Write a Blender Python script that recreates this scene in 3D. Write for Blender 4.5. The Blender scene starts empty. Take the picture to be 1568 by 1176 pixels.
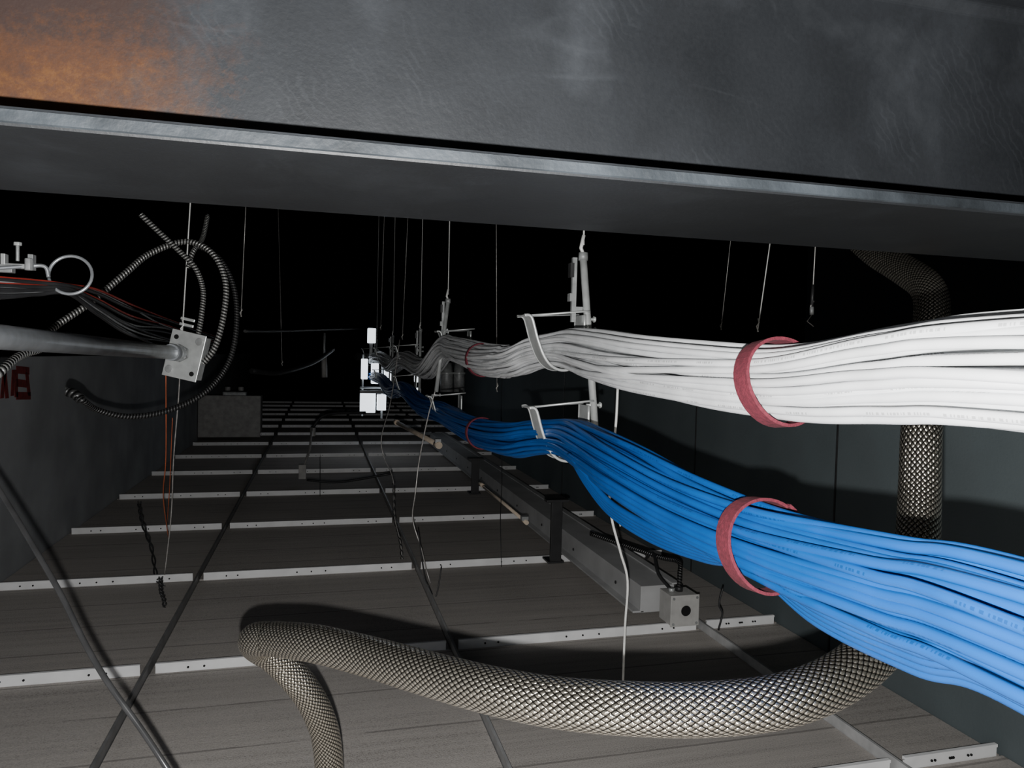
import bpy, math, random
from mathutils import Vector, Matrix
random.seed(7)
S=1568.0; F=1100.0; CX=784.0; CY=588.0
# ---- camera orientation (corridor axis = +Y, up = +Z, camera at the origin) ----
Yc=Vector((-294,48,-F)).normalized()
Xc=Vector((4105,-62,-F)); Xc=(Xc-Yc*Xc.dot(Yc)).normalized()
Zc=Xc.cross(Yc).normalized()
R=Matrix((Xc,Yc,Zc))   # camera -> world
cam=bpy.data.cameras.new("camera"); co=bpy.data.objects.new("camera",cam)
bpy.context.collection.objects.link(co)
co.matrix_world=R.to_4x4(); cam.lens=36*F/S; cam.sensor_width=36; cam.clip_start=0.01
bpy.context.scene.camera=co
def ray(px,py): return R@Vector((px-CX,CY-py,-F))/F
def onx(px,py,X): d=ray(px,py); return d*(X/d.x)
def ony(px,py,Y): d=ray(px,py); return d*(Y/d.y)
def onz(px,py,Z): d=ray(px,py); return d*(Z/d.z)
def at(px,py,D): return ray(px,py)*D
V=Vector
# ---------------- materials ----------------
def base(name):
    m=bpy.data.materials.new(name); m.use_nodes=True
    nt=m.node_tree; b=nt.nodes["Principled BSDF"]
    return m,nt,b
def N(nt,t,**k):
    n=nt.nodes.new(t)
    for a,v in k.items(): setattr(n,a,v)
    return n
def math_n(nt,op,a,b=None,c=None):
    n=N(nt,"ShaderNodeMath",operation=op)
    for i,v in enumerate((a,b,c)):
        if v is None: continue
        if isinstance(v,(int,float)): n.inputs[i].default_value=v
        else: nt.links.new(v,n.inputs[i])
    return n.outputs[0]
def mat(name,col,rough=.5,metal=0,var=.25,scale=30,bump=.0,bscale=200,emit=0,stretch=(1,1,1)):
    m,nt,b=base(name)
    tc=N(nt,"ShaderNodeTexCoord"); mp=N(nt,"ShaderNodeMapping"); mp.inputs["Scale"].default_value=stretch
    nt.links.new(tc.outputs["Object"],mp.inputs[0])
    no=N(nt,"ShaderNodeTexNoise"); no.inputs["Scale"].default_value=scale; no.inputs["Detail"].default_value=6
    nt.links.new(mp.outputs[0],no.inputs["Vector"])
    rp=N(nt,"ShaderNodeValToRGB")
    rp.color_ramp.elements[0].position=.3; rp.color_ramp.elements[1].position=.7
    rp.color_ramp.elements[0].color=[c*(1-var) for c in col]+[1]
    rp.color_ramp.elements[1].color=[min(1,c*(1+var)) for c in col]+[1]
    nt.links.new(no.outputs[0],rp.inputs[0]); nt.links.new(rp.outputs[0],b.inputs["Base Color"])
    b.inputs["Roughness"].default_value=rough; b.inputs["Metallic"].default_value=metal
    if bump:
        n2=N(nt,"ShaderNodeTexNoise"); n2.inputs["Scale"].default_value=bscale; n2.inputs["Detail"].default_value=4
        nt.links.new(mp.outputs[0],n2.inputs["Vector"])
        bm=N(nt,"ShaderNodeBump"); bm.inputs["Strength"].default_value=1; bm.inputs["Distance"].default_value=bump
        nt.links.new(n2.outputs[0],bm.inputs["Height"]); nt.links.new(bm.outputs[0],b.inputs["Normal"])
    if emit:
        b.inputs["Emission Color"].default_value=(*col,1); b.inputs["Emission Strength"].default_value=emit
    return m
def jacket(name,col,ink,rough):
    m,nt,b=base(name)
    uv=N(nt,"ShaderNodeUVMap"); sp=N(nt,"ShaderNodeSeparateXYZ"); nt.links.new(uv.outputs[0],sp.inputs[0])
    tc=N(nt,"ShaderNodeTexCoord"); no=N(nt,"ShaderNodeTexNoise"); no.inputs["Scale"].default_value=25; nt.links.new(tc.outputs["Object"],no.inputs["Vector"])
    n1=N(nt,"ShaderNodeTexNoise",noise_dimensions='1D'); n1.inputs["Scale"].default_value=9; n1.inputs["Detail"].default_value=0; nt.links.new(sp.outputs[1],n1.inputs["W"])
    n2=N(nt,"ShaderNodeTexNoise",noise_dimensions='1D'); n2.inputs["Scale"].default_value=.35; n2.inputs["Detail"].default_value=0; nt.links.new(sp.outputs[1],n2.inputs["W"])
    band=math_n(nt,"LESS_THAN",math_n(nt,"ABSOLUTE",math_n(nt,"SUBTRACT",sp.outputs[0],.42)),.045)
    k=math_n(nt,"MULTIPLY",band,math_n(nt,"GREATER_THAN",n1.outputs[0],.5)); k=math_n(nt,"MULTIPLY",k,math_n(nt,"GREATER_THAN",n2.outputs[0],.5))
    k=math_n(nt,"MULTIPLY",k,.55)
    rp=N(nt,"ShaderNodeValToRGB"); e=rp.color_ramp.elements
    e[0].position=.3; e[0].color=[c*.88 for c in col]+[1]; e[1].position=.7; e[1].color=[min(1,c*1.1) for c in col]+[1]
    nt.links.new(no.outputs[0],rp.inputs[0])
    mx=N(nt,"ShaderNodeMix",data_type='RGBA'); nt.links.new(k,mx.inputs[0]); nt.links.new(rp.outputs[0],mx.inputs[6]); mx.inputs[7].default_value=(*ink,1)
    nt.links.new(mx.outputs[2],b.inputs["Base Color"]); b.inputs["Roughness"].default_value=rough
    return m
M={}
M['white']=jacket("white_cable_jacket",(.76,.77,.78),(.2,.2,.2),.32)
M['blue']=jacket("blue_cable_jacket",(.003,.088,.35),(.002,.03,.12),.36)
M['velcro']=mat("maroon_velcro",(.125,.014,.026),.9,var=.3,scale=300,bump=.0006,bscale=900)
M['galv']=mat("galvanised_steel",(.66,.68,.67),.34,.45,var=.15,scale=50)
M['emt']=mat("emt_zinc",(.40,.42,.44),.30,.55,var=.2,scale=40)
M['galvdull']=mat("galvanised_dull",(.35,.36,.36),.5,.3,var=.3,scale=50)
M['wire']=mat("tie_wire_steel",(.6,.58,.55),.35,.4,var=.3,scale=80)
M['wirewhite']=mat("bright_wire",(.8,.8,.77),.4,.1,var=.1,scale=80)
M['dark']=mat("dark_cable",(.025,.025,.026),.45,var=.3)
M['black']=mat("black_steel",(.05,.05,.051),.28,.3,var=.3)
M['red']=mat("red_wire",(.35,.03,.02),.5)
M['orange']=mat("orange_wire",(.42,.10,.04),.5)
M['redpaint']=mat("red_stencil_paint",(.13,.010,.009),.8,var=.4,scale=80)
M['tee']=mat("white_tee_paint",(.86,.86,.86),.45,var=.08,scale=20)
M['main']=mat("main_tee_shaded",(.17,.17,.17),.5,var=.2)  # one tee metal in three tones, light and shade put into the colour
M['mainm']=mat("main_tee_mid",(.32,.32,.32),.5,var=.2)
M['mainl']=mat("main_tee_lit",(.42,.42,.42),.5,var=.2)
M['hole']=mat("hole_black",(.004,.004,.004),.9)
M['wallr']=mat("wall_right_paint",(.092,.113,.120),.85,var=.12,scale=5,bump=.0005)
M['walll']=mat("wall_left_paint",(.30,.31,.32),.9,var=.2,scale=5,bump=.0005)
M['deck']=mat("roof_deck_black",(.006,.006,.006),.9)
M['duct']=mat("grey_channel_paint",(.46,.46,.46),.55,.0,var=.12,scale=12)
M['warm']=mat("warm_conduit",(.85,.70,.55),.35,.2,var=.2)
M['boxw']=mat("pale_box_metal",(.52,.51,.49),.5,.1,var=.12,scale=40)
M['greybox']=mat("grey_box",(.36,.35,.335),.6,.1,var=.2)
M['glowbox']=mat("white_enclosure_glow",(.85,.92,1.0),.5,emit=2.0,var=.1,scale=8)  # emission added so the far white boxes read as brightly lit
def tilemat():
    m,nt,b=base("ceiling_tile_back")
    tc=N(nt,"ShaderNodeTexCoord"); mp=N(nt,"ShaderNodeMapping"); mp.inputs["Scale"].default_value=(1.2,34,1)
    mp.inputs["Rotation"].default_value=(0,0,.03)
    nt.links.new(tc.outputs["Object"],mp.inputs[0])
    n1=N(nt,"ShaderNodeTexNoise"); n1.inputs["Scale"].default_value=1.6; n1.inputs["Detail"].default_value=4; n1.inputs["Roughness"].default_value=.55
    nt.links.new(mp.outputs[0],n1.inputs["Vector"])
    n2=N(nt,"ShaderNodeTexNoise"); n2.inputs["Scale"].default_value=420; n2.inputs["Detail"].default_value=3; nt.links.new(tc.outputs["Object"],n2.inputs["Vector"])
    n3=N(nt,"ShaderNodeTexNoise"); n3.inputs["Scale"].default_value=3; nt.links.new(tc.outputs["Object"],n3.inputs["Vector"])
    s=math_n(nt,"ADD",math_n(nt,"MULTIPLY",n1.outputs[0],.28),math_n(nt,"MULTIPLY",n2.outputs[0],.52))
    s=math_n(nt,"ADD",s,math_n(nt,"MULTIPLY",n3.outputs[0],.20))
    rp=N(nt,"ShaderNodeValToRGB"); e=rp.color_ramp.elements
    e[0].position=.36; e[0].color=(.26,.238,.220,1); e[1].position=.62; e[1].color=(.50,.463,.430,1)
    el=rp.color_ramp.elements.new(.45); el.color=(.39,.362,.336,1)
    nt.links.new(s,rp.inputs[0])
    sp=N(nt,"ShaderNodeSeparateXYZ"); nt.links.new(tc.outputs["Object"],sp.inputs[0])
    g=math_n(nt,"FRACT",math_n(nt,"MULTIPLY",math_n(nt,"ADD",sp.outputs[1],math_n(nt,"MULTIPLY",n3.outputs[0],.01)),6.56))
    gl=math_n(nt,"MULTIPLY",math_n(nt,"LESS_THAN",g,.035),math_n(nt,"GREATER_THAN",n1.outputs[0],.44))
    mx=N(nt,"ShaderNodeMix",data_type='RGBA'); nt.links.new(math_n(nt,"MULTIPLY",gl,.45),mx.inputs[0]); nt.links.new(rp.outputs[0],mx.inputs[6]); mx.inputs[7].default_value=(.06,.055,.05,1)
    nt.links.new(mx.outputs[2],b.inputs["Base Color"]); b.inputs["Roughness"].default_value=.85
    bm=N(nt,"ShaderNodeBump"); bm.inputs["Distance"].default_value=.0012; nt.links.new(s,bm.inputs["Height"]); nt.links.new(bm.outputs[0],b.inputs["Normal"])
    return m
M['tile']=tilemat()
def braidmat(name,nn,col=(.88,.82,.70)):
    m,nt,b=base(name)
    uv=N(nt,"ShaderNodeUVMap"); sp=N(nt,"ShaderNodeSeparateXYZ"); nt.links.new(uv.outputs[0],sp.inputs[0])
    u=math_n(nt,"MULTIPLY",sp.outputs[0],nn); v=math_n(nt,"MULTIPLY",sp.outputs[1],nn*.72)
    a=math_n(nt,"ADD",u,v); c=math_n(nt,"SUBTRACT",u,v)
    sa=math_n(nt,"SINE",math_n(nt,"MULTIPLY",a,math.pi)); sc=math_n(nt,"SINE",math_n(nt,"MULTIPLY",c,math.pi))
    ca=math_n(nt,"SINE",math_n(nt,"MULTIPLY",a,math.pi*9)); cc=math_n(nt,"SINE",math_n(nt,"MULTIPLY",c,math.pi*9))
    chk=math_n(nt,"GREATER_THAN",math_n(nt,"MULTIPLY",sa,sc),0)
    pa=math_n(nt,"POWER",math_n(nt,"ABSOLUTE",sa),.8); pc=math_n(nt,"POWER",math_n(nt,"ABSOLUTE",sc),.8)
    ha=math_n(nt,"ADD",math_n(nt,"MULTIPLY",pc,pa),math_n(nt,"MULTIPLY",ca,.07))
    hc=math_n(nt,"ADD",math_n(nt,"MULTIPLY",pa,pc),math_n(nt,"MULTIPLY",cc,.07))
    h=math_n(nt,"ADD",math_n(nt,"MULTIPLY",ha,chk),math_n(nt,"MULTIPLY",hc,math_n(nt,"SUBTRACT",1,chk)))
    rp=N(nt,"ShaderNodeValToRGB"); e=rp.color_ramp.elements
    e[0].position=.12; e[0].color=(.02,.017,.013,1); e[1].position=.6; e[1].color=(*col,1)
    nt.links.new(h,rp.inputs[0]); nt.links.new(rp.outputs[0],b.inputs["Base Color"])
    bm=N(nt,"ShaderNodeBump"); bm.inputs["Strength"].default_value=1; bm.inputs["Distance"].default_value=.0010
    nt.links.new(h,bm.inputs["Height"]); nt.links.new(bm.outputs[0],b.inputs["Normal"])
    b.inputs["Metallic"].default_value=.955; b.inputs["Roughness"].default_value=.20
    return m
M['braid']=braidmat("braided_steel",24)
def armormat(name,col):
    m,nt,b=base(name)
    uv=N(nt,"ShaderNodeUVMap"); sp=N(nt,"ShaderNodeSeparateXYZ"); nt.links.new(uv.outputs[0],sp.inputs[0])
    w=math_n(nt,"SINE",math_n(nt,"MULTIPLY",math_n(nt,"ADD",math_n(nt,"MULTIPLY",sp.outputs[1],6),sp.outputs[0]),2*math.pi))
    h=math_n(nt,"MULTIPLY",math_n(nt,"ADD",w,1),.5)
    rp=N(nt,"ShaderNodeValToRGB"); e=rp.color_ramp.elements
    e[0].position=.1; e[0].color=(.01,.01,.01,1); e[1].position=.7; e[1].color=(*col,1)
    nt.links.new(h,rp.inputs[0]); nt.links.new(rp.outputs[0],b.inputs["Base Color"])
    bm=N(nt,"ShaderNodeBump"); bm.inputs["Distance"].default_value=.0015
    nt.links.new(h,bm.inputs["Height"]); nt.links.new(bm.outputs[0],b.inputs["Normal"])
    b.inputs["Metallic"].default_value=.6; b.inputs["Roughness"].default_value=.4
    return m
M['armor']=armormat("mc_cable_armour",(.46,.46,.44))
M['armord']=armormat("mc_cable_armour_dark",(.09,.09,.09))
def beammat(name,lo,hi,rust=True):
    m,nt,b=base(name)
    tc=N(nt,"ShaderNodeTexCoord"); ob=tc.outputs["Object"]
    sp=N(nt,"ShaderNodeSeparateXYZ"); nt.links.new(ob,sp.inputs[0])
    def noise(sc,det=6,r=.6,st=None,dist=0,rot=None):
        n=N(nt,"ShaderNodeTexNoise"); n.inputs["Scale"].default_value=sc; n.inputs["Detail"].default_value=det; n.inputs["Roughness"].default_value=r; n.inputs["Distortion"].default_value=dist
        if st:
            mp=N(nt,"ShaderNodeMapping"); mp.inputs["Scale"].default_value=st
            if rot: mp.inputs["Rotation"].default_value=rot
            nt.links.new(ob,mp.inputs[0]); nt.links.new(mp.outputs[0],n.inputs["Vector"])
        else: nt.links.new(ob,n.inputs["Vector"])
        return n.outputs[0]
    def mr(x,a,b_,c,d_):
        q=N(nt,"ShaderNodeMapRange"); nt.links.new(x,q.inputs[0])
        for i,v in enumerate((a,b_,c,d_)): q.inputs[i+1].default_value=v
        return q.outputs[0]
    big=noise(4,3); sm=noise(14,6,.65,None,.2); fine=noise(260,3)
    smud=mr(noise(9,4,.55,(1,1,.8),.3),.52,.72,0,.36)
    st1=mr(noise(10,3,.5,(1,1,.22),.2,(0,.5,0)),.58,.70,0,.22)
    wv=N(nt,"ShaderNodeTexWave"); wv.inputs["Scale"].default_value=38; wv.inputs["Distortion"].default_value=9; wv.inputs["Detail"].default_value=3; wv.inputs["Detail Scale"].default_value=1.2
    mpw=N(nt,"ShaderNodeMapping"); mpw.inputs["Rotation"].default_value=(0,.6,0); nt.links.new(ob,mpw.inputs[0]); nt.links.new(mpw.outputs[0],wv.inputs["Vector"])
    scuff=math_n(nt,"MULTIPLY",mr(wv.outputs["Fac"],.7,1,0,.09),mr(noise(13,2),.55,.66,0,1))
    iso=math_n(nt,"ABSOLUTE",math_n(nt,"SUBTRACT",noise(2.6,1,.4,(1,1,3)),.5))
    scr=math_n(nt,"MULTIPLY",mr(iso,0,.006,.13,0),mr(noise(9,2),.48,.6,0,1))
    rp=N(nt,"ShaderNodeValToRGB"); e=rp.color_ramp.elements
    e[0].position=.30; e[0].color=(*lo,1); e[1].position=.95; e[1].color=(*hi,1)
    s=math_n(nt,"ADD",math_n(nt,"MULTIPLY",big,.6),math_n(nt,"MULTIPLY",sm,.15))
    s=math_n(nt,"ADD",s,math_n(nt,"MULTIPLY",fine,.15))
    s=math_n(nt,"ADD",s,math_n(nt,"MULTIPLY",smud,math_n(nt,"ADD",.3,noise(120,3))))
    s=math_n(nt,"ADD",s,math_n(nt,"MULTIPLY",st1,noise(60,3)))
    s=math_n(nt,"ADD",s,math_n(nt,"ADD",scuff,scr))
    nt.links.new(s,rp.inputs[0]); out=rp.outputs[0]
    if rust:
        fx=math_n(nt,"MULTIPLY",math_n(nt,"SUBTRACT",-.062,sp.outputs[0]),11)
        mk=math_n(nt,"ADD",fx,math_n(nt,"MULTIPLY",math_n(nt,"SUBTRACT",noise(14,7,.7,(1,1,1.8)),.5),1.8))
        mk=math_n(nt,"ADD",mk,math_n(nt,"MULTIPLY",math_n(nt,"SUBTRACT",noise(130,4,.7),.5),1.4))
        webm=math_n(nt,"MULTIPLY",math_n(nt,"GREATER_THAN",sp.outputs[2],.148),.88)
        cl=N(nt,"ShaderNodeClamp"); nt.links.new(mk,cl.inputs[0])
        mk=math_n(nt,"MULTIPLY",cl.outputs[0],webm)
        rr=N(nt,"ShaderNodeValToRGB"); e=rr.color_ramp.elements
        e[0].position=.40; e[0].color=(.042,.024,.019,1); e[1].position=.78; e[1].color=(.21,.088,.020,1)
        el=e.new(.57); el.color=(.095,.038,.015,1)
        rs=math_n(nt,"ADD",math_n(nt,"MULTIPLY",noise(9,4,.6,(.7,1,2.6),.1),.5),math_n(nt,"MULTIPLY",noise(90,6,.85),.55))
        rs=math_n(nt,"ADD",rs,math_n(nt,"MULTIPLY",math_n(nt,"SUBTRACT",.200,sp.outputs[2]),3.0))
        nt.links.new(rs,rr.inputs[0])
        mx=N(nt,"ShaderNodeMix",data_type='RGBA'); nt.links.new(mk,mx.inputs[0]); nt.links.new(out,mx.inputs[6]); nt.links.new(rr.outputs[0],mx.inputs[7])
        out=mx.outputs[2]
    nt.links.new(out,b.inputs["Base Color"])
    b.inputs["Roughness"].default_value=.5
    bm=N(nt,"ShaderNodeBump"); bm.inputs["Distance"].default_value=.0005
    nt.links.new(math_n(nt,"ADD",math_n(nt,"MULTIPLY",sm,1.0),math_n(nt,"MULTIPLY",fine,.4)),bm.inputs["Height"]); nt.links.new(bm.outputs[0],b.inputs["Normal"])
    return m
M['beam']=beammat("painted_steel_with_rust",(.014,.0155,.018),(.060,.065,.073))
M['under']=beammat("painted_steel_underside_shade",(.012,.013,.0145),(.030,.033,.037),False)  # same steel as the web, underside shade put into a darker colour
M['edge']=mat("flange_edge_worn_steel",(.052,.061,.070),.55,.1,var=.65,scale=12,bump=.0012,bscale=90)
# ---------------- mesh builder ----------------
class MB:
    def __init__(s): s.v=[];s.f=[];s.m=[];s.uv=[];s.sm=[];s.mats=[]
    def mi(s,k):
        if k not in s.mats: s.mats.append(k)
        return s.mats.index(k)
    def face(s,idx,k,uv=None,smooth=False):
        s.f.append(idx); s.m.append(s.mi(k)); s.uv.append(uv or [(0,0)]*len(idx)); s.sm.append(smooth)
    def tube(s,pts,r,k,seg=8,cap=True,u0=0,v0=0):
        n=len(pts)
        rs=r if isinstance(r,(list,tuple)) else [r]*n
        T=[]
        for i in range(n):
            t=(pts[min(i+1,n-1)]-pts[max(i-1,0)])
            T.append(t.normalized() if t.length>1e-9 else V((0,0,1)))
        up=V((0,0,1)) if abs(T[0].z)<.9 else V((1,0,0))
        nrm=(up-T[0]*up.dot(T[0])).normalized()
        b0=len(s.v); L=0
        circ=2*math.pi*rs[0]; Ls=[]
        for i in range(n):
            if i>0:
                L+=(pts[i]-pts[i-1]).length
                nrm=(nrm-T[i]*nrm.dot(T[i])).normalized()
            Ls.append(L/circ+v0)
            bi=T[i].cross(nrm)
            for j in range(seg):
                a=2*math.pi*(j/seg+u0)
                s.v.append(pts[i]+(nrm*math.cos(a)+bi*math.sin(a))*rs[i])
        for i in range(n-1):
            for j in range(seg):
                j2=(j+1)%seg
                s.face([b0+i*seg+j,b0+i*seg+j2,b0+(i+1)*seg+j2,b0+(i+1)*seg+j],k,
                  [(j/seg,Ls[i]),((j+1)/seg,Ls[i]),((j+1)/seg,Ls[i+1]),(j/seg,Ls[i+1])],True)
        if cap:
            s.face([b0+j for j in range(seg)][::-1],k); s.face([b0+(n-1)*seg+j for j in range(seg)],k)
    def cyl(s,a,b,r,k,seg=12): s.tube([V(a),V(b)],r,k,seg)
    def box(s,c,size,k,rot=None):
        c=V(c); h=V(size)/2; b0=len(s.v); R_=rot or Matrix.Identity(3)
        for x in (-1,1):
            for y in (-1,1):
                for z in (-1,1): s.v.append(c+R_@V((x*h.x,y*h.y,z*h.z)))
        for q in ((0,1,3,2),(4,6,7,5),(0,4,5,1),(2,3,7,6),(0,2,6,4),(1,5,7,3)): s.face([b0+i for i in q],k)
    def strip(s,pts,side,w,th,k):
        side=side.normalized(); n=len(pts); b0=len(s.v)
        for i in range(n):
            t=(pts[min(i+1,n-1)]-pts[max(i-1,0)]).normalized(); nn=t.cross(side).normalized()
            for a,b in ((-1,-1),(1,-1),(1,1),(-1,1)): s.v.append(pts[i]+side*(a*w/2)+nn*(b*th/2))
        for i in range(n-1):
            for j in range(4):
                j2=(j+1)%4; s.face([b0+i*4+j,b0+i*4+j2,b0+(i+1)*4+j2,b0+(i+1)*4+j],k)
        s.face([b0+3,b0+2,b0+1,b0],k); s.face([b0+(n-1)*4+j for j in range(4)],k)
    def obj(s,name,parent=None,bevel=0):
        me=bpy.data.meshes.new(name); me.from_pydata([tuple(p) for p in s.v],[],s.f)
        for k in s.mats: me.materials.append(M[k])
        me.polygons.foreach_set("material_index",s.m); me.polygons.foreach_set("use_smooth",s.sm)
        ul=me.uv_layers.new(name="UVMap"); flat=[c for f in s.uv for p in f for c in p]
        ul.data.foreach_set("uv",flat); me.update()
        o=bpy.data.objects.new(name,me); bpy.context.collection.objects.link(o)
        if parent: o.parent=parent
        if bevel:
            b=o.modifiers.new("bevel","BEVEL"); b.width=bevel; b.segments=2; b.limit_method='ANGLE'
        return o
def empty(name):
    e=bpy.data.objects.new(name,None); e.empty_display_size=.05; bpy.context.collection.objects.link(e); return e
def spline(P,n=12):
    P=[V(p) for p in P]; out=[]
    Q=[P[0]*2-P[1]]+P+[P[-1]*2-P[-2]]
    for i in range(1,len(Q)-2):
        a,b,c,d=Q[i-1:i+3]
        for j in range(n):
            t=j/n
            out.append(.5*((2*b)+(c-a)*t+(2*a-5*b+4*c-d)*t*t+(3*b-a-3*c+d)*t**3))
    out.append(P[-1]); return out
H=-.645
# ================= shell =================
b=MB()
mains=[-.93,-.32,.29,.90]
rows=[1.535+.61*i for i in range(-4,14)]
WL,WR=-.83,1.115
cols=[WL]+mains[1:]+[WR]
for i in range(len(cols)-1):
    for j in range(len(rows)-1):
        x0,x1=cols[i],cols[i+1]; y0,y1=rows[j],rows[j+1]
        b.box(((x0+x1)/2,(y0+y1)/2,H-.008+random.uniform(-.0015,.0015)),(x1-x0-.006,y1-y0-.006,.016),'tile')
b.obj("ceiling_tiles")
b=MB()
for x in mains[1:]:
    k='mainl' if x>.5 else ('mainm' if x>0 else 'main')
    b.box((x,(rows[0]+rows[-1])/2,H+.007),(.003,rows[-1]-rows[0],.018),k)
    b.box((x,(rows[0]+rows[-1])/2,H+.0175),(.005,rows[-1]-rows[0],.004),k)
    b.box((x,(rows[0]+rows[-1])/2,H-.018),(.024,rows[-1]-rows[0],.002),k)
for y in rows:
    for i in range(len(cols)-1):
        x0,x1=cols[i]+.014,cols[i+1]-.014
        b.box(((x0+x1)/2,y,H+.008),(x1-x0,.003,.018),'tee')
        b.box(((x0+x1)/2,y,H+.0185),(x1-x0,.0065,.005),'tee')
        for g in (x0+.06,x0+.09,(x0+x1)/2-.04,(x0+x1)/2,(x0+x1)/2+.04,x1-.09,x1-.06):
            b.cyl((g,y-.0015,H+.009),(g,y-.0032,H+.009),.0022,'hole',8)
b.obj("suspended_grid_tees")
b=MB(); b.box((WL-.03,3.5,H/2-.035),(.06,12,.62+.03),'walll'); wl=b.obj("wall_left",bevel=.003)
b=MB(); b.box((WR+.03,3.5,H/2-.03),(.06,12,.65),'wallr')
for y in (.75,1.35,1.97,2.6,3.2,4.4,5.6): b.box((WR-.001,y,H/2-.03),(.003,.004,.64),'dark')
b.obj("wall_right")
b=MB(); b.box((.15,9.5,.6),(14,.06,3),'deck'); b.obj("wall_back")
b=MB(); b.box((.15,4,2.1),(14,14,.05),'deck')
for i in range(12): b.box((.15,-2+i*1.0,2.03),(14,.12,.1),'deck')
b.obj("ceiling")
# ================= steel beam =================
zb=.130
A=onz(0,190,zb); B=onz(1568,330,zb); d=(B-A).normalized(); perp=V((-d.y,d.x,0))
w=((onz(0,287,zb)-A).dot(perp)+(onz(1400,392,zb)-A).dot(perp))/2
A0=A-d*1.6; L=(B-A).length+3.4
tf=.0115; web=.009; top=.235
prof=[(0,0),(w,0),(w,tf),(w/2+web/2+.008,tf+.0005),(w/2+web/2,tf+.009),(w/2+web/2,top-tf-.008),(w/2+web/2+.008,top-tf),(w,top-tf),(w,top),(0,top),(0,top-tf),(w/2-web/2-.008,top-tf),(w/2-web/2,top-tf-.008),(w/2-web/2,tf+.009),(w/2-web/2-.008,tf+.0005),(0,tf)]
b=MB()
for i in range(2):
    for (a,h) in prof: b.v.append(A0+d*(L*i)+perp*a+V((0,0,h)))
n=len(prof)
for j in range(n):
    j2=(j+1)%n
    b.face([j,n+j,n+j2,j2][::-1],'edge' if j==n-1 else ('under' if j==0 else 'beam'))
b.face(list(range(n)),'beam'); b.face([n+j for j in range(n)][::-1],'beam')
b.obj("steel_i_beam",bevel=.0022)
# ================= cable bundles =================
def bundle(name,key,path,ncab,rad,Rf,seed,loose=(),wander=1.0):
    rnd=random.Random(seed); b=MB()
    cp=spline(path,14); n=len(cp)
    offs=[]; left=ncab; rr=1.0
    while left>0 and rr>0.1:
        k=max(1,int(2*math.pi*rr*(Rf(.5)-rad)/(rad*2.02)))
        for q in range(min(k,left)): offs.append((rr,2*math.pi*(q+rnd.random()*.35)/k))
        left-=k; rr-=rad*1.75/(Rf(.5)-rad)
    for (r0,a0) in offs:
        ph=[rnd.uniform(0,6.28) for _ in range(6)]; tw=rnd.uniform(-.45,.45)*wander
        fr=[rnd.uniform(2,5.5) for _ in range(3)]
        pts=[]
        for i,p in enumerate(cp):
            y=p.y
            a=a0+tw*math.sin(fr[0]*y+ph[0])+.6*y
            r=(Rf(y)-rad)*min(1.14,max(0,r0+.12*wander*math.sin(fr[1]*y*1.2+ph[2])))
            pts.append(p+V((math.cos(a)*r,0,math.sin(a)*r*.98)))
        b.tube(pts,rad,key,10,u0=rnd.random(),v0=rnd.random()*50)
    for lp in loose: b.tube(spline(lp,12),rad,key,10)
    return b
XB=.335
def P(l): return [onx(q[0],q[1],q[2] if len(q)>2 else XB) for q in l]
wp=[V((XB,-.35,0)),V((XB,0,.0))]+P([(1568,566),(1380,572),(1190,584),(1000,562),(915,543,.350),(868,534,.358),(822,540,.349),(785,553,.337),(740,551),(700,537),(682,533)])
wp+=[V((XB,2.35,-.045)),V((XB,2.95,-.02)),V((XB,3.5,-.06)),V((XB,4.1,-.02)),V((XB,5.3,-.03)),V((XB,7,-.03))]
def Rw(y): return .0300+.0018*math.sin(9*y)-.002*math.exp(-((y-.47)/.07)**2)-.0035*math.exp(-((y-1.06)/.08)**2)+(.003 if y>1.3 else 0)
b=bundle("white","white",wp,64,.0031,Rw,3)
b.obj("white_cable_bundle")
bp=[V((XB,-.35,-.13)),V((XB,0,-.128))]+P([(1568,958),(1380,900),(1175,832),(1050,775),(960,722),(908,690,.348),(870,671,.358),(826,670,.349),(785,674,.337),(740,664),(700,645),(675,632)])
bp+=[V((XB,2.4,-.17)),V((XB,2.95,-.14)),V((XB,3.5,-.18)),V((XB,4.1,-.14)),V((XB,5.3,-.15)),V((XB,7,-.15))]
def Rb(y): return .0300+.002*math.exp(-((y-.72)/.12)**2)+.003*math.exp(-((y-.25)/.1)**2)-.001*math.exp(-((y-.48)/.05)**2)-.0035*math.exp(-((y-1.06)/.08)**2)
loose=[]
for j in range(5):
    q=j*4.2
    loose.append([onx(x,y,XB-.012+j*.006) for x,y in ((872,696),(898,728+q*.8),(935,770+q),(1000,808+q*1.2),(1080,840+q),(1150,860+q*.6),(1250,925+q*1.6),(1400,985+q*2.4),(1568,1040+q*2.6))]+[V((XB-.01,0.05,-.165-j*.004))])
b=bundle("blue","blue",bp,54,.0035,Rb,11,loose)
b.obj("blue_cable_bundle")
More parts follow.
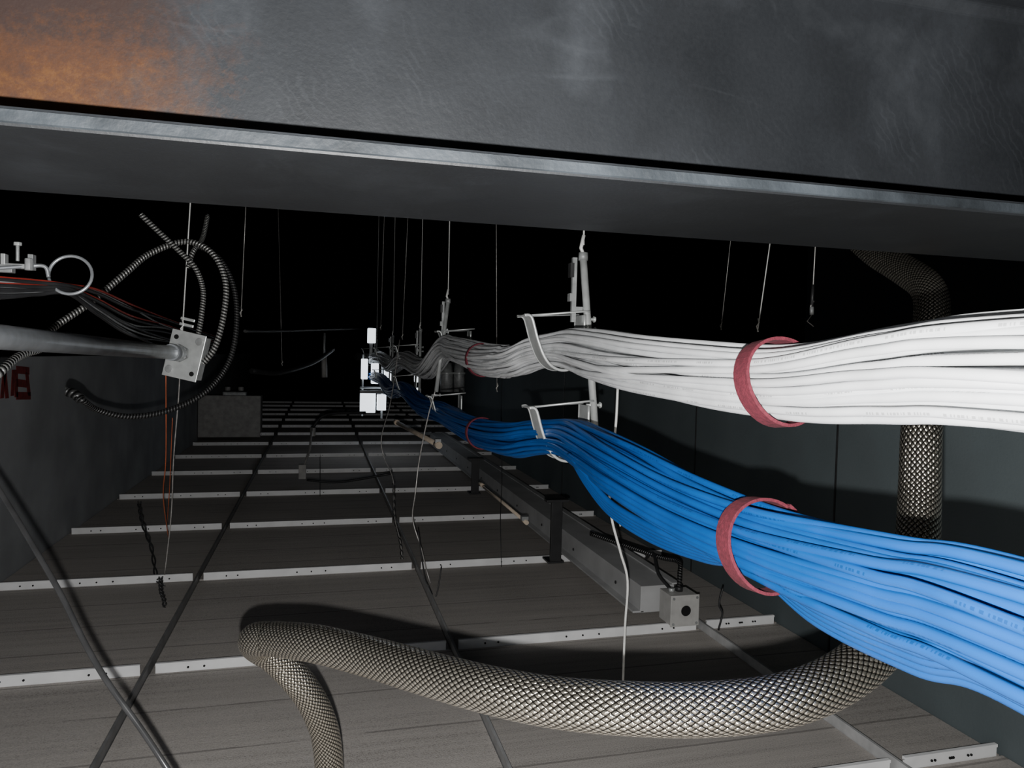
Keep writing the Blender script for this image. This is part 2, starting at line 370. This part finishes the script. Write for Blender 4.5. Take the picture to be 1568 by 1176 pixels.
def tie(px,py,Rr,wd=.013,tilt=0,obl=1.0):
    c=onx(px,py,XB); b=MB(); pts=[]
    for i in range(41):
        a=2*math.pi*i/40+.9
        rr=Rr+.0006*math.sin(3*a)
        pts.append(c+V((math.cos(a)*rr,tilt*math.sin(a)*rr+.15*tilt*math.cos(a)*rr,math.sin(a)*rr*obl)))
    n=len(pts); side=V((0,1,tilt*-.5)).normalized()
    for i,p in enumerate(pts):
        rad=(p-c); rad.y=0; rad.normalize()
        for a_,h in ((-1,-1),(1,-1),(1,1),(-1,1)): b.v.append(p+side*(a_*wd/2)+rad*(.0013*h+(.002 if i>34 else 0)))
    for i in range(n-1):
        for j in range(4):
            j2=(j+1)%4; b.face([i*4+j,i*4+j2,(i+1)*4+j2,(i+1)*4+j],'velcro',smooth=False)
    b.face([3,2,1,0],'velcro'); b.face([(n-1)*4+j for j in range(4)],'velcro')
    b.obj("velcro_cable_tie",bevel=.0004)
tie(1192,584,.0322,.018,.25); tie(1167,833,.0345,.018,.25)
tie(738,551,.0350,.016,.1); tie(737,663,.0330,.016,.1)
# ================= hangers with J-hooks =================
HP=[(-.010,.046),(-.003,.0465),(.002,.042),(.006,.030),(.010,.016),(.015,.002),(.021,-.012),(.029,-.024),(.039,-.032),(.051,-.0355),(.063,-.034),(.073,-.028),(.081,-.018),(.085,-.004),(.086,.015),(.086,.050)]
def jhook(par,xl,z,y):
    b=MB(); pts=[V((xl+a,y,z+c)) for a,c in HP]
    pts=spline(pts,3)
    b.strip(pts,V((0,1,0)),.040,.0022,'galv')
    for s_ in (-.0205,.0205): b.tube([p+V((0,s_,0)) for p in pts],.0022,'galv',8)
    b.tube([V((xl-.004,y-.006,z+.046)),V((xl+.088,y-.006,z+.056)),V((xl+.100,y-.006,z+.057))],.0016,'galv',8)
    b.tube([V((xl-.004,y+.010,z+.046)),V((xl+.088,y+.010,z+.052))],.0012,'galvdull',8)
    b.obj("j_hook",par)
def hanger(y,T,Bm,zw,zbl,xw,xb):
    e=empty("cable_hanger_rod"); b=MB()
    lean=Bm.x-T.x
    b.tube([V((T.x-.003,y,2.05)),T+V((0,0,.02))],.0014,'wirewhite',6)
    b.tube([T+V((0,0,.035)),T+V((-.004,0,.015)),T+V((.003,0,0)),T],.003,'wirewhite',6)
    b.tube([T,Bm],.0058,'galv',14)
    b.cyl(T+V((0,0,-.004)),T+V((0,0,.008)),.0075,'galvdull',12)
    q=T+V((-.013,.003,-.05))
    b.box(q,(.007,.006,.10),'galvdull'); b.box(q+V((-.005,0,.03)),(.006,.012,.022),'black'); b.box(q+V((-.005,0,-.012)),(.006,.012,.012),'galvdull')
    b.box(q+V((.008,0,-.03)),(.014,.004,.008),'galvdull')
    for z in (zw+.045,zw+.028,zbl+.05):
        xr=T.x+lean*(T.z-z)/(T.z-Bm.z)
        b.cyl((xr-.012,y,z),(xr+.014,y,z),.0022,'galv',8); b.cyl((xr+.010,y,z),(xr+.013,y,z),.005,'galv',6)
    b.obj("rod",e)
    jhook(e,xw,zw,y); jhook(e,xb,zbl,y)
    return e
y1=1.06
cw=ony(806,530,y1); cb=ony(813,668,y1)
hanger(y1,ony(893,395,y1),ony(911,655,y1),cw.z,cb.z-.001,cw.x,cb.x)
y2=2.0; cw=ony(672,533,y2); cb=ony(658,632,y2)
hanger(y2,ony(686,462,y2),ony(668,600,y2),cw.z,cb.z,cw.x,cb.x)
for yy in (2.95,4.1,5.3):
    hanger(yy,V((XB+.062,yy,.10)),V((XB+.062,yy,-.175)),-.012,-.135,XB-.04,XB-.04)
# ================= braided conduit =================
b=MB()
path=[at(1320,370,1.02),at(1345,390,.97),at(1385,414,.90),at(1419,440,.84),at(1427,480,.80),at(1418,560,.75),at(1411,660,.71),at(1408,760,.68),at(1404,850,.64),at(1395,920,.605),at(1352,983,.565),at(1290,1036,.535),at(1200,1072,.515),at(1080,1086,.51),at(950,1084,.52),at(840,1074,.545),at(740,1054,.58),at(640,1027,.63),at(560,1004,.68),at(480,985,.725),at(418,978,.775)]
b.tube(spline(path,20),.0184,'braid',32)
b.tube(spline([at(418,978,.775),at(392,979,.80),at(395,989,.835),at(425,1010,.86),at(462,1050,.88),at(486,1090,.90),at(500,1135,.92),at(506,1210,.94),at(508,1300,.96)],20),.0181,'braid',32)
b.obj("braided_flexible_conduit")
# ================= left: EMT conduit with box =================
e=empty("emt_conduit_run"); b=MB()
p0=at(0,516,.76); p1=at(276,541,1.47); dd=(p1-p0)
b.tube([p0-dd*1.1,p0,p1-dd*.04],.0135,'emt',20)
b.cyl(p1-dd*.10,p1-dd*.02,.0165,'emt',16); b.cyl(p1-dd*.03,p1,.018,'galvdull',6)
b.obj("pipe",e)
b=MB(); rot=Matrix.Rotation(math.radians(12),3,'Y')@Matrix.Rotation(math.radians(-15),3,'Z')
c=at(288,545,1.50)
b.box(c,(.066,.03,.090),'galv',rot)
b.box(c+rot@V((0,-.017,0)),(.072,.003,.098),'galv',rot)
for sx in(-1,1):
    for sz in(-1,1):
        q=c+rot@V((sx*.024,-.0185,sz*.034)); q2=c+rot@V((sx*.024,-.0205,sz*.034)); b.cyl(q,q2,.008 if sz*sx>0 else .005,'galvdull' if sz*sx>0 else 'hole',14)
b.cyl(c+rot@V((0,-.0185,0)),c+rot@V((0,-.024,0)),.004,'galv',8)
b.box(c+rot@V((-.018,-.0,.062)),(.03,.004,.006),'galv',rot); b.box(c+rot@V((-.018,-.0,.074)),(.03,.004,.006),'galv',rot)
b.obj("junction_box",e,bevel=.001)
def cable(name,segs):
    b=MB()
    for pts,r,k in segs: b.tube(spline(pts,10),r,k,10)
    return b.obj(name)
cable("armoured_cable_loop",[
 ([at(x,y,z) for x,y,z in ((60,520,1.25),(90,496,1.3),(140,462,1.35),(190,420,1.4),(230,388,1.45),(285,370,1.5),(325,388,1.5),(345,430,1.5),(343,480,1.5),(330,530,1.5),(312,556,1.5))],.0062,'armor'),
 ([at(x,y,z) for x,y,z in ((300,375,1.55),(335,395,1.55),(358,440,1.55),(362,500,1.55),(350,555,1.55),(315,600,1.5),(260,628,1.45),(200,638,1.4),(150,628,1.35),(125,612,1.3),(105,602,1.3))],.0056,'armord'),
 ([at(x,y,z) for x,y,z in ((215,328,1.4),(240,352,1.42),(275,385,1.45),(300,412,1.47),(311,445,1.5),(309,480,1.5),(304,512,1.5))],.0054,'armor'),
 ([at(x,y,z) for x,y,z in ((318,330,1.6),(310,365,1.55),(296,385,1.5),(288,410,1.5))],.005,'armor'),
 ([at(x,y,z) for x,y,z in ((-20,592,1.0),(0,570,1.0),(30,545,1.05),(60,535,1.1))],.0062,'armor'),
 ([at(104,600,1.3),at(115,604,1.3),at(124,612,1.3)],.009,'armord')])
e=empty("bridle_ring_clamp"); b=MB(); c=at(108,421,.95); rr=.0255
ring=[c+V((math.cos(a)*rr,math.sin(a)*.006,math.sin(a)*rr)) for a in [math.radians(190-i*8.5) for i in range(43)]]
b.tube(ring,.0021,'emt',10)
b.tube(spline([ring[0],at(68,408,.94),at(40,408,.93),at(-25,412,.90)],8),.0025,'emt',10); b.obj("ring",e)
b=MB()
k1=at(30,408,.93); b.box(k1,(.030,.012,.006),'galvdull'); b.box(k1+V((-.017,0,.006)),(.005,.012,.018),'galv'); b.box(k1+V((.014,0,.006)),(.006,.012,.020),'galvdull')
b.cyl(at(27,400,.93),at(27,372,.93),.0022,'galvdull',8); b.cyl(at(27,376,.93),at(27,371,.93),.0050,'galv',6)
b.cyl(at(44,414,.92),at(44,396,.92),.005,'galvdull',6)
b.box(at(-20,410,.92),(.06,.012,.010),'galvdull')
b.obj("clamp",e,bevel=.0006)
segs=[]
for i in range(11):
    o=random.uniform(-5,5)
    k=['red','dark','galvdull','red','dark','galvdull','dark','dark','galvdull','dark','dark'][i]
    segs.append(([at(-60,420+i*3,.8),at(0,425+i*3,.85),at(60,430+i*2.2+o*.4,.92),at(105,436+i*1.4,.97),at(150,444+i*4+o,1.1),at(205,468+i*5+o,1.4),at(262,490+i*4-o,1.9),at(330,515+i*3,2.8)],.0018 if k!='dark' else .0028,k))
cable("low_voltage_cables",segs)
cable("black_hanger_cable",[([at(-60,660,.85),at(0,752,.82),at(50,835,.79),at(92,908,.76),at(130,985,.74),at(165,1045,.72),at(215,1115,.71),at(258,1180,.70),at(310,1265,.70)],.0030,'black')])
b=MB()
def wl_pt(px,py):
    p=onx(px,py,WL); return p+V((.0015,0,0))
for st in (((2,610),(6,568)),((10,610),(6,568)),((18,606),(20,566)),((24,608),(24,566)),((24,566),(44,568)),((24,586),(40,588)),((24,606),(46,606)),((40,570),(44,606))):
    a_,c_=[wl_pt(*q) for q in st]
    b.strip([a_,c_],V((0,1,0)) if abs(a_.z-c_.z)>.02 else V((0,0,1)),.022,.001,'redpaint')
b.obj("red_stencil_lettering",wl)
# ================= hanging / tie wires =================
def wires(name,lst):
    b=MB()
    for pts,r,k in lst: b.tube(spline([at(*p) for p in pts],6),r,k,6)
    return b.obj(name)
def vwire(name,px0,py0,px1,py1,D,r=.0012,k='wire'):
    b=MB(); a=at(px0,py0,D); c=at(px1,py1,D); t=a+(a-c)*((2.05-a.z)/max(.01,(a.z-c.z)))
    b.tube([t,a,c],r,k,6); b.tube([c+V((.002,0,0)),c+V((-.003,0,.012)),c+V((.003,0,.02)),c+V((0,0,.03))],r*1.2,k,6)
    return b.obj(name)
vwire("hanger_wire",291,318,279,512,1.5,.0014,'wirewhite')
vwire("hanger_wire",376,325,369,485,2.2,.0013)
vwire("hanger_wire",588,345,583,505,3.6,.0014)
vwire("hanger_wire",624,345,616,520,3.0,.0012)
vwire("hanger_wire",760,352,761,600,2.4,.0013)
vwire("hanger_wire",1178,380,1160,508,1.6,.0013,'wirewhite')
vwire("hanger_wire",1118,375,1104,505,2.0,.0009)
vwire("hanger_wire",1248,385,1243,478,1.4,.0011)
vwire("hanger_wire",430,480,432,560,4,.0014)
b=MB(); b.tube([at(1245,436,1.4),at(1243,470,1.4)],.003,'dark',8); b.cyl(at(1243,470,1.4),at(1243,482,1.4),.004,'galvdull',8); b.tube([at(1243,482,1.4),at(1236,492,1.4),at(1246,500,1.4)],.001,'wire',5); b.obj("wire_clip")
wires("tie_wire",[([(946,592,1.15),(943,650,1.15),(934,740,1.17),(936,790,1.18),(950,845,1.2),(961,890,1.22),(957,960,1.24),(954,1045,1.26)],.0022,'wirewhite'),([(930,700,1.17),(935,770,1.18),(948,800,1.19),(950,806,1.19)],.0014,'wire')])
wires("tie_wire",[([(938,1125,1.28),(941,1150,1.3),(947,1185,1.3)],.0022,'blue')])
wires("tie_wire",[([(666,600,1.93),(655,640,1.95),(642,705,2.0),(636,755,2.0),(632,795,2.02),(645,840,2.02),(655,880,2.05),(668,925,2.0),(663,960,1.95),(657,987,1.9)],.0017,'wire'),
   ([(676,868,1.95),(670,905,1.93),(664,925,1.92),(671,935,1.9),(660,950,1.9)],.0018,'dark'),([(640,812,1.95),(650,880,1.95),(660,905,1.95),(690,980,1.85)],.0018,'dark')])
wires("tie_wire",[([(612,520,2.9),(604,580,2.8),(596,625,2.7),(584,670,2.6),(588,700,2.6),(602,735,2.5),(604,790,2.4),(613,830,2.3),(617,872,2.25)],.0018,'wire')])
def twist(pts,r,k,amp=.006,turns=14):
    p=spline([at(*q) for q in pts],14); n=len(p); out=[]
    for s_ in (0,math.pi):
        out.append([q+V((math.cos(turns*6.28*i/n+s_),math.sin(turns*6.28*i/n+s_),0))*amp for i,q in enumerate(p)])
    return out
b=MB()
b.tube(spline([at(*p) for p in [(278,510,1.5),(274,600,1.6),(266,700,1.7),(262,790,1.8),(252,880,1.85)]],6),.0014,'wire',6)
for pts in ([(246,885,1.8),(247,905,1.8),(252,925,1.8),(246,960,1.75),(242,1000,1.7),(236,1040,1.6)],[(213,772,2.2),(218,800,2.15),(232,840,2.1),(240,885,2.0),(252,900,1.95),(262,930,1.9),(268,955,1.8),(250,1000,1.7)]):
    for q in twist(pts,.0018,'dark',.004,9): b.tube(q,.0022,'dark',6)
b.obj("tie_wire")
b=MB()
for q in twist([(603,740,2.4),(604,790,2.4),(613,830,2.3),(617,872,2.25)],.0015,'dark',.004,7): b.tube(q,.0016,'dark',6)
b.obj("tie_wire")
wires("orange_tie_wire",[([(254,570,1.5),(254,700,1.6),(250,760,1.7),(258,825,1.85)],.0012,'orange'),([(264,640,1.6),(260,740,1.7),(256,800,1.8)],.0009,'orange')])
wires("tie_wire",[([(768,640,2.4),(768,740,2.3),(766,800,2.2),(768,868,2.15)],.0012,'dark'),([(490,700,3.2),(490,760,3.0)],.0016,'dark')])
wires("tie_wire",[([(1107,900,1.6),(1101,925,1.6),(1106,940,1.6),(1100,965,1.6)],.0022,'dark')])
# ================= channel / box on grid =================
b=MB(); zc=H+.025
b.box((.815,3.35,zc+.033),(.09,3.5,.066),'duct'); b.box((.765,3.35,zc+.003),(.03,3.5,.005),'duct'); b.box((.865,3.35,zc+.068),(.022,3.5,.004),'duct')
for i in range(10): b.cyl((.769,1.75+i*.33,zc+.03),(.766,1.75+i*.33,zc+.03),.005,'dark',8)
b.obj("grey_support_channel",bevel=.002)
e=empty("electrical_junction_box"); b=MB(); c=V((.835,1.53,zc+.037))
b.box(c,(.070,.06,.070),'boxw'); b.box(c+V((0,-.031,0)),(.074,.003,.074),'boxw')
b.obj("housing",e,bevel=.0015)
b=MB(); b.cyl(c+V((.002,-.033,0)),c+V((.002,-.0335,0)),.0125,'hole',20)
for sx,sz in ((-1,1),(1,1),(-1,-1),(1,-1)): b.cyl(c+V((sx*.03,-.033,sz*.03)),c+V((sx*.03,-.0345,sz*.03)),.0032,'galvdull',8)
b.cyl(c+V((.0,.0,.037)),c+V((.0,.0,.048)),.009,'dark',10); b.cyl(c+V((-.02,.0,.037)),c+V((-.02,.0,.045)),.007,'galv',10)
b.obj("cover_details",e)
b=MB(); s0=c+V((0,0,.045)); b.tube(spline([s0,s0+V((.006,.01,.03)),s0+V((.018,.04,.05)),s0+V((.0,.10,.045)),s0+V((-.05,.2,.05)),s0+V((-.11,.3,.06))],8),.006,'armord',8)
b.tube(spline([s0+V((-.02,0,-.005)),s0+V((-.03,.05,.02)),s0+V((-.01,.12,.05)),s0+V((.0,.18,.02))],8),.004,'dark',8); b.obj("armoured_lead",e)
for px,py,h in ((850,862,.19),(727,757,.16)):
    p=onz(px,py,H+.03); b=MB(); b.box(p+V((0,0,h/2)),(.034,.012,h),'dark'); b.box(p+V((.0,0,h)),(.07,.03,.008),'dark'); b.box(p+V((0,.02,.004)),(.05,.06,.006),'dark'); b.obj("black_support_bracket",bevel=.001)
def fit(name,a,c,r,k):
    b=MB(); b.tube([a,c],r,k,12); dv=(c-a).normalized()
    b.cyl(c-dv*.03,c+dv*.004,r*1.35,k,12); b.cyl(a,a+dv*.03,r*1.3,k,12); b.box(c-dv*.015+V((0,0,r*1.6)),(.02,.02,.012),'galvdull'); return b.obj(name)
fit("copper_pipe",at(606,646,3.1),at(672,682,2.5),.009,'warm')
fit("copper_pipe",at(735,740,2.5),at(806,800,2.15),.005,'warm')
b=MB(); b.tube([at(478,655,3.8),at(474,690,3.6),at(466,712,3.5)],.006,'greybox',8); b.box(at(463,722,3.5),(.035,.03,.07),'greybox'); b.cyl(at(479,655,3.8),at(479,668,3.8),.014,'greybox',10); b.obj("threaded_rod_drop",bevel=.002)
b=MB(); b.cyl(at(496,545,4.2),at(497,578,4.2),.016,'greybox',10); b.cyl(at(497,510,4.2),at(496,548,4.2),.006,'galvdull',8); b.obj("sprinkler_drop")
b=MB(); p=onz(355,664,H+.035); b.box(p+V((0,0,.14)),(.40,.3,.28),'greybox'); b.box(p+V((0,-.155,.14)),(.42,.012,.30),'greybox')
b.box(p+V((.03,-.1,.30)),(.16,.08,.03),'galvdull'); b.cyl(p+V((-.02,-.1,.32)),p+V((-.02,-.1,.35)),.02,'greybox',10); b.cyl(p+V((.07,-.1,.32)),p+V((.07,-.1,.35)),.02,'greybox',10)
b.obj("air_terminal_box",bevel=.006)
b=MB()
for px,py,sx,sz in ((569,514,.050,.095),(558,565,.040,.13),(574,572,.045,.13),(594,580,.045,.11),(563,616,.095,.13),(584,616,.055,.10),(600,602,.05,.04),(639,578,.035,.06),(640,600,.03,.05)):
    b.box(at(px,py,4.6),(sx,.05,sz),'glowbox')
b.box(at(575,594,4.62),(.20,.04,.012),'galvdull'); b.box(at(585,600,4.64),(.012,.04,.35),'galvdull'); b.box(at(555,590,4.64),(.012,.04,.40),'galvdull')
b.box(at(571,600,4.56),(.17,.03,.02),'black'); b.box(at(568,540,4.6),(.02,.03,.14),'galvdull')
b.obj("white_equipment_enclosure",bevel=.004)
b=MB()
for px,rr_ in ((684,.035),(703,.030)):
    b.tube([at(px,556,3.9),at(px,574,3.9),at(px,600,3.9)],[rr_*.8,rr_,rr_],'galvdull',20); b.cyl(at(px,570,3.9),at(px,573,3.9),rr_*1.15,'galv',20)
b.obj("round_duct")
wires("far_conduit_run",[([(375,507,2.6),(430,507,3.2),(490,505,4),(560,503,5)],.006,'armord'),([(385,568,3.0),(430,570,3.2),(480,555,3.6),(510,535,4)],.012,'dark'),([(470,735,3.0),(520,738,3.0),(600,725,3)],.005,'dark'),([(478,655,3.8),(500,635,3.8),(560,632,3.8)],.008,'dark')])
# flash
l=bpy.data.lights.new("camera_flash",'POINT'); l.energy=50; l.shadow_soft_size=.004; l.color=(1,.995,.98)
lo=bpy.data.objects.new("camera_flash",l); bpy.context.collection.objects.link(lo); lo.location=R@V((-.004,-.034,.0))
wd=bpy.data.worlds.new("world"); bpy.context.scene.world=wd; wd.use_nodes=True
wd.node_tree.nodes["Background"].inputs[0].default_value=(.5,.55,.6,1); wd.node_tree.nodes["Background"].inputs[1].default_value=.002
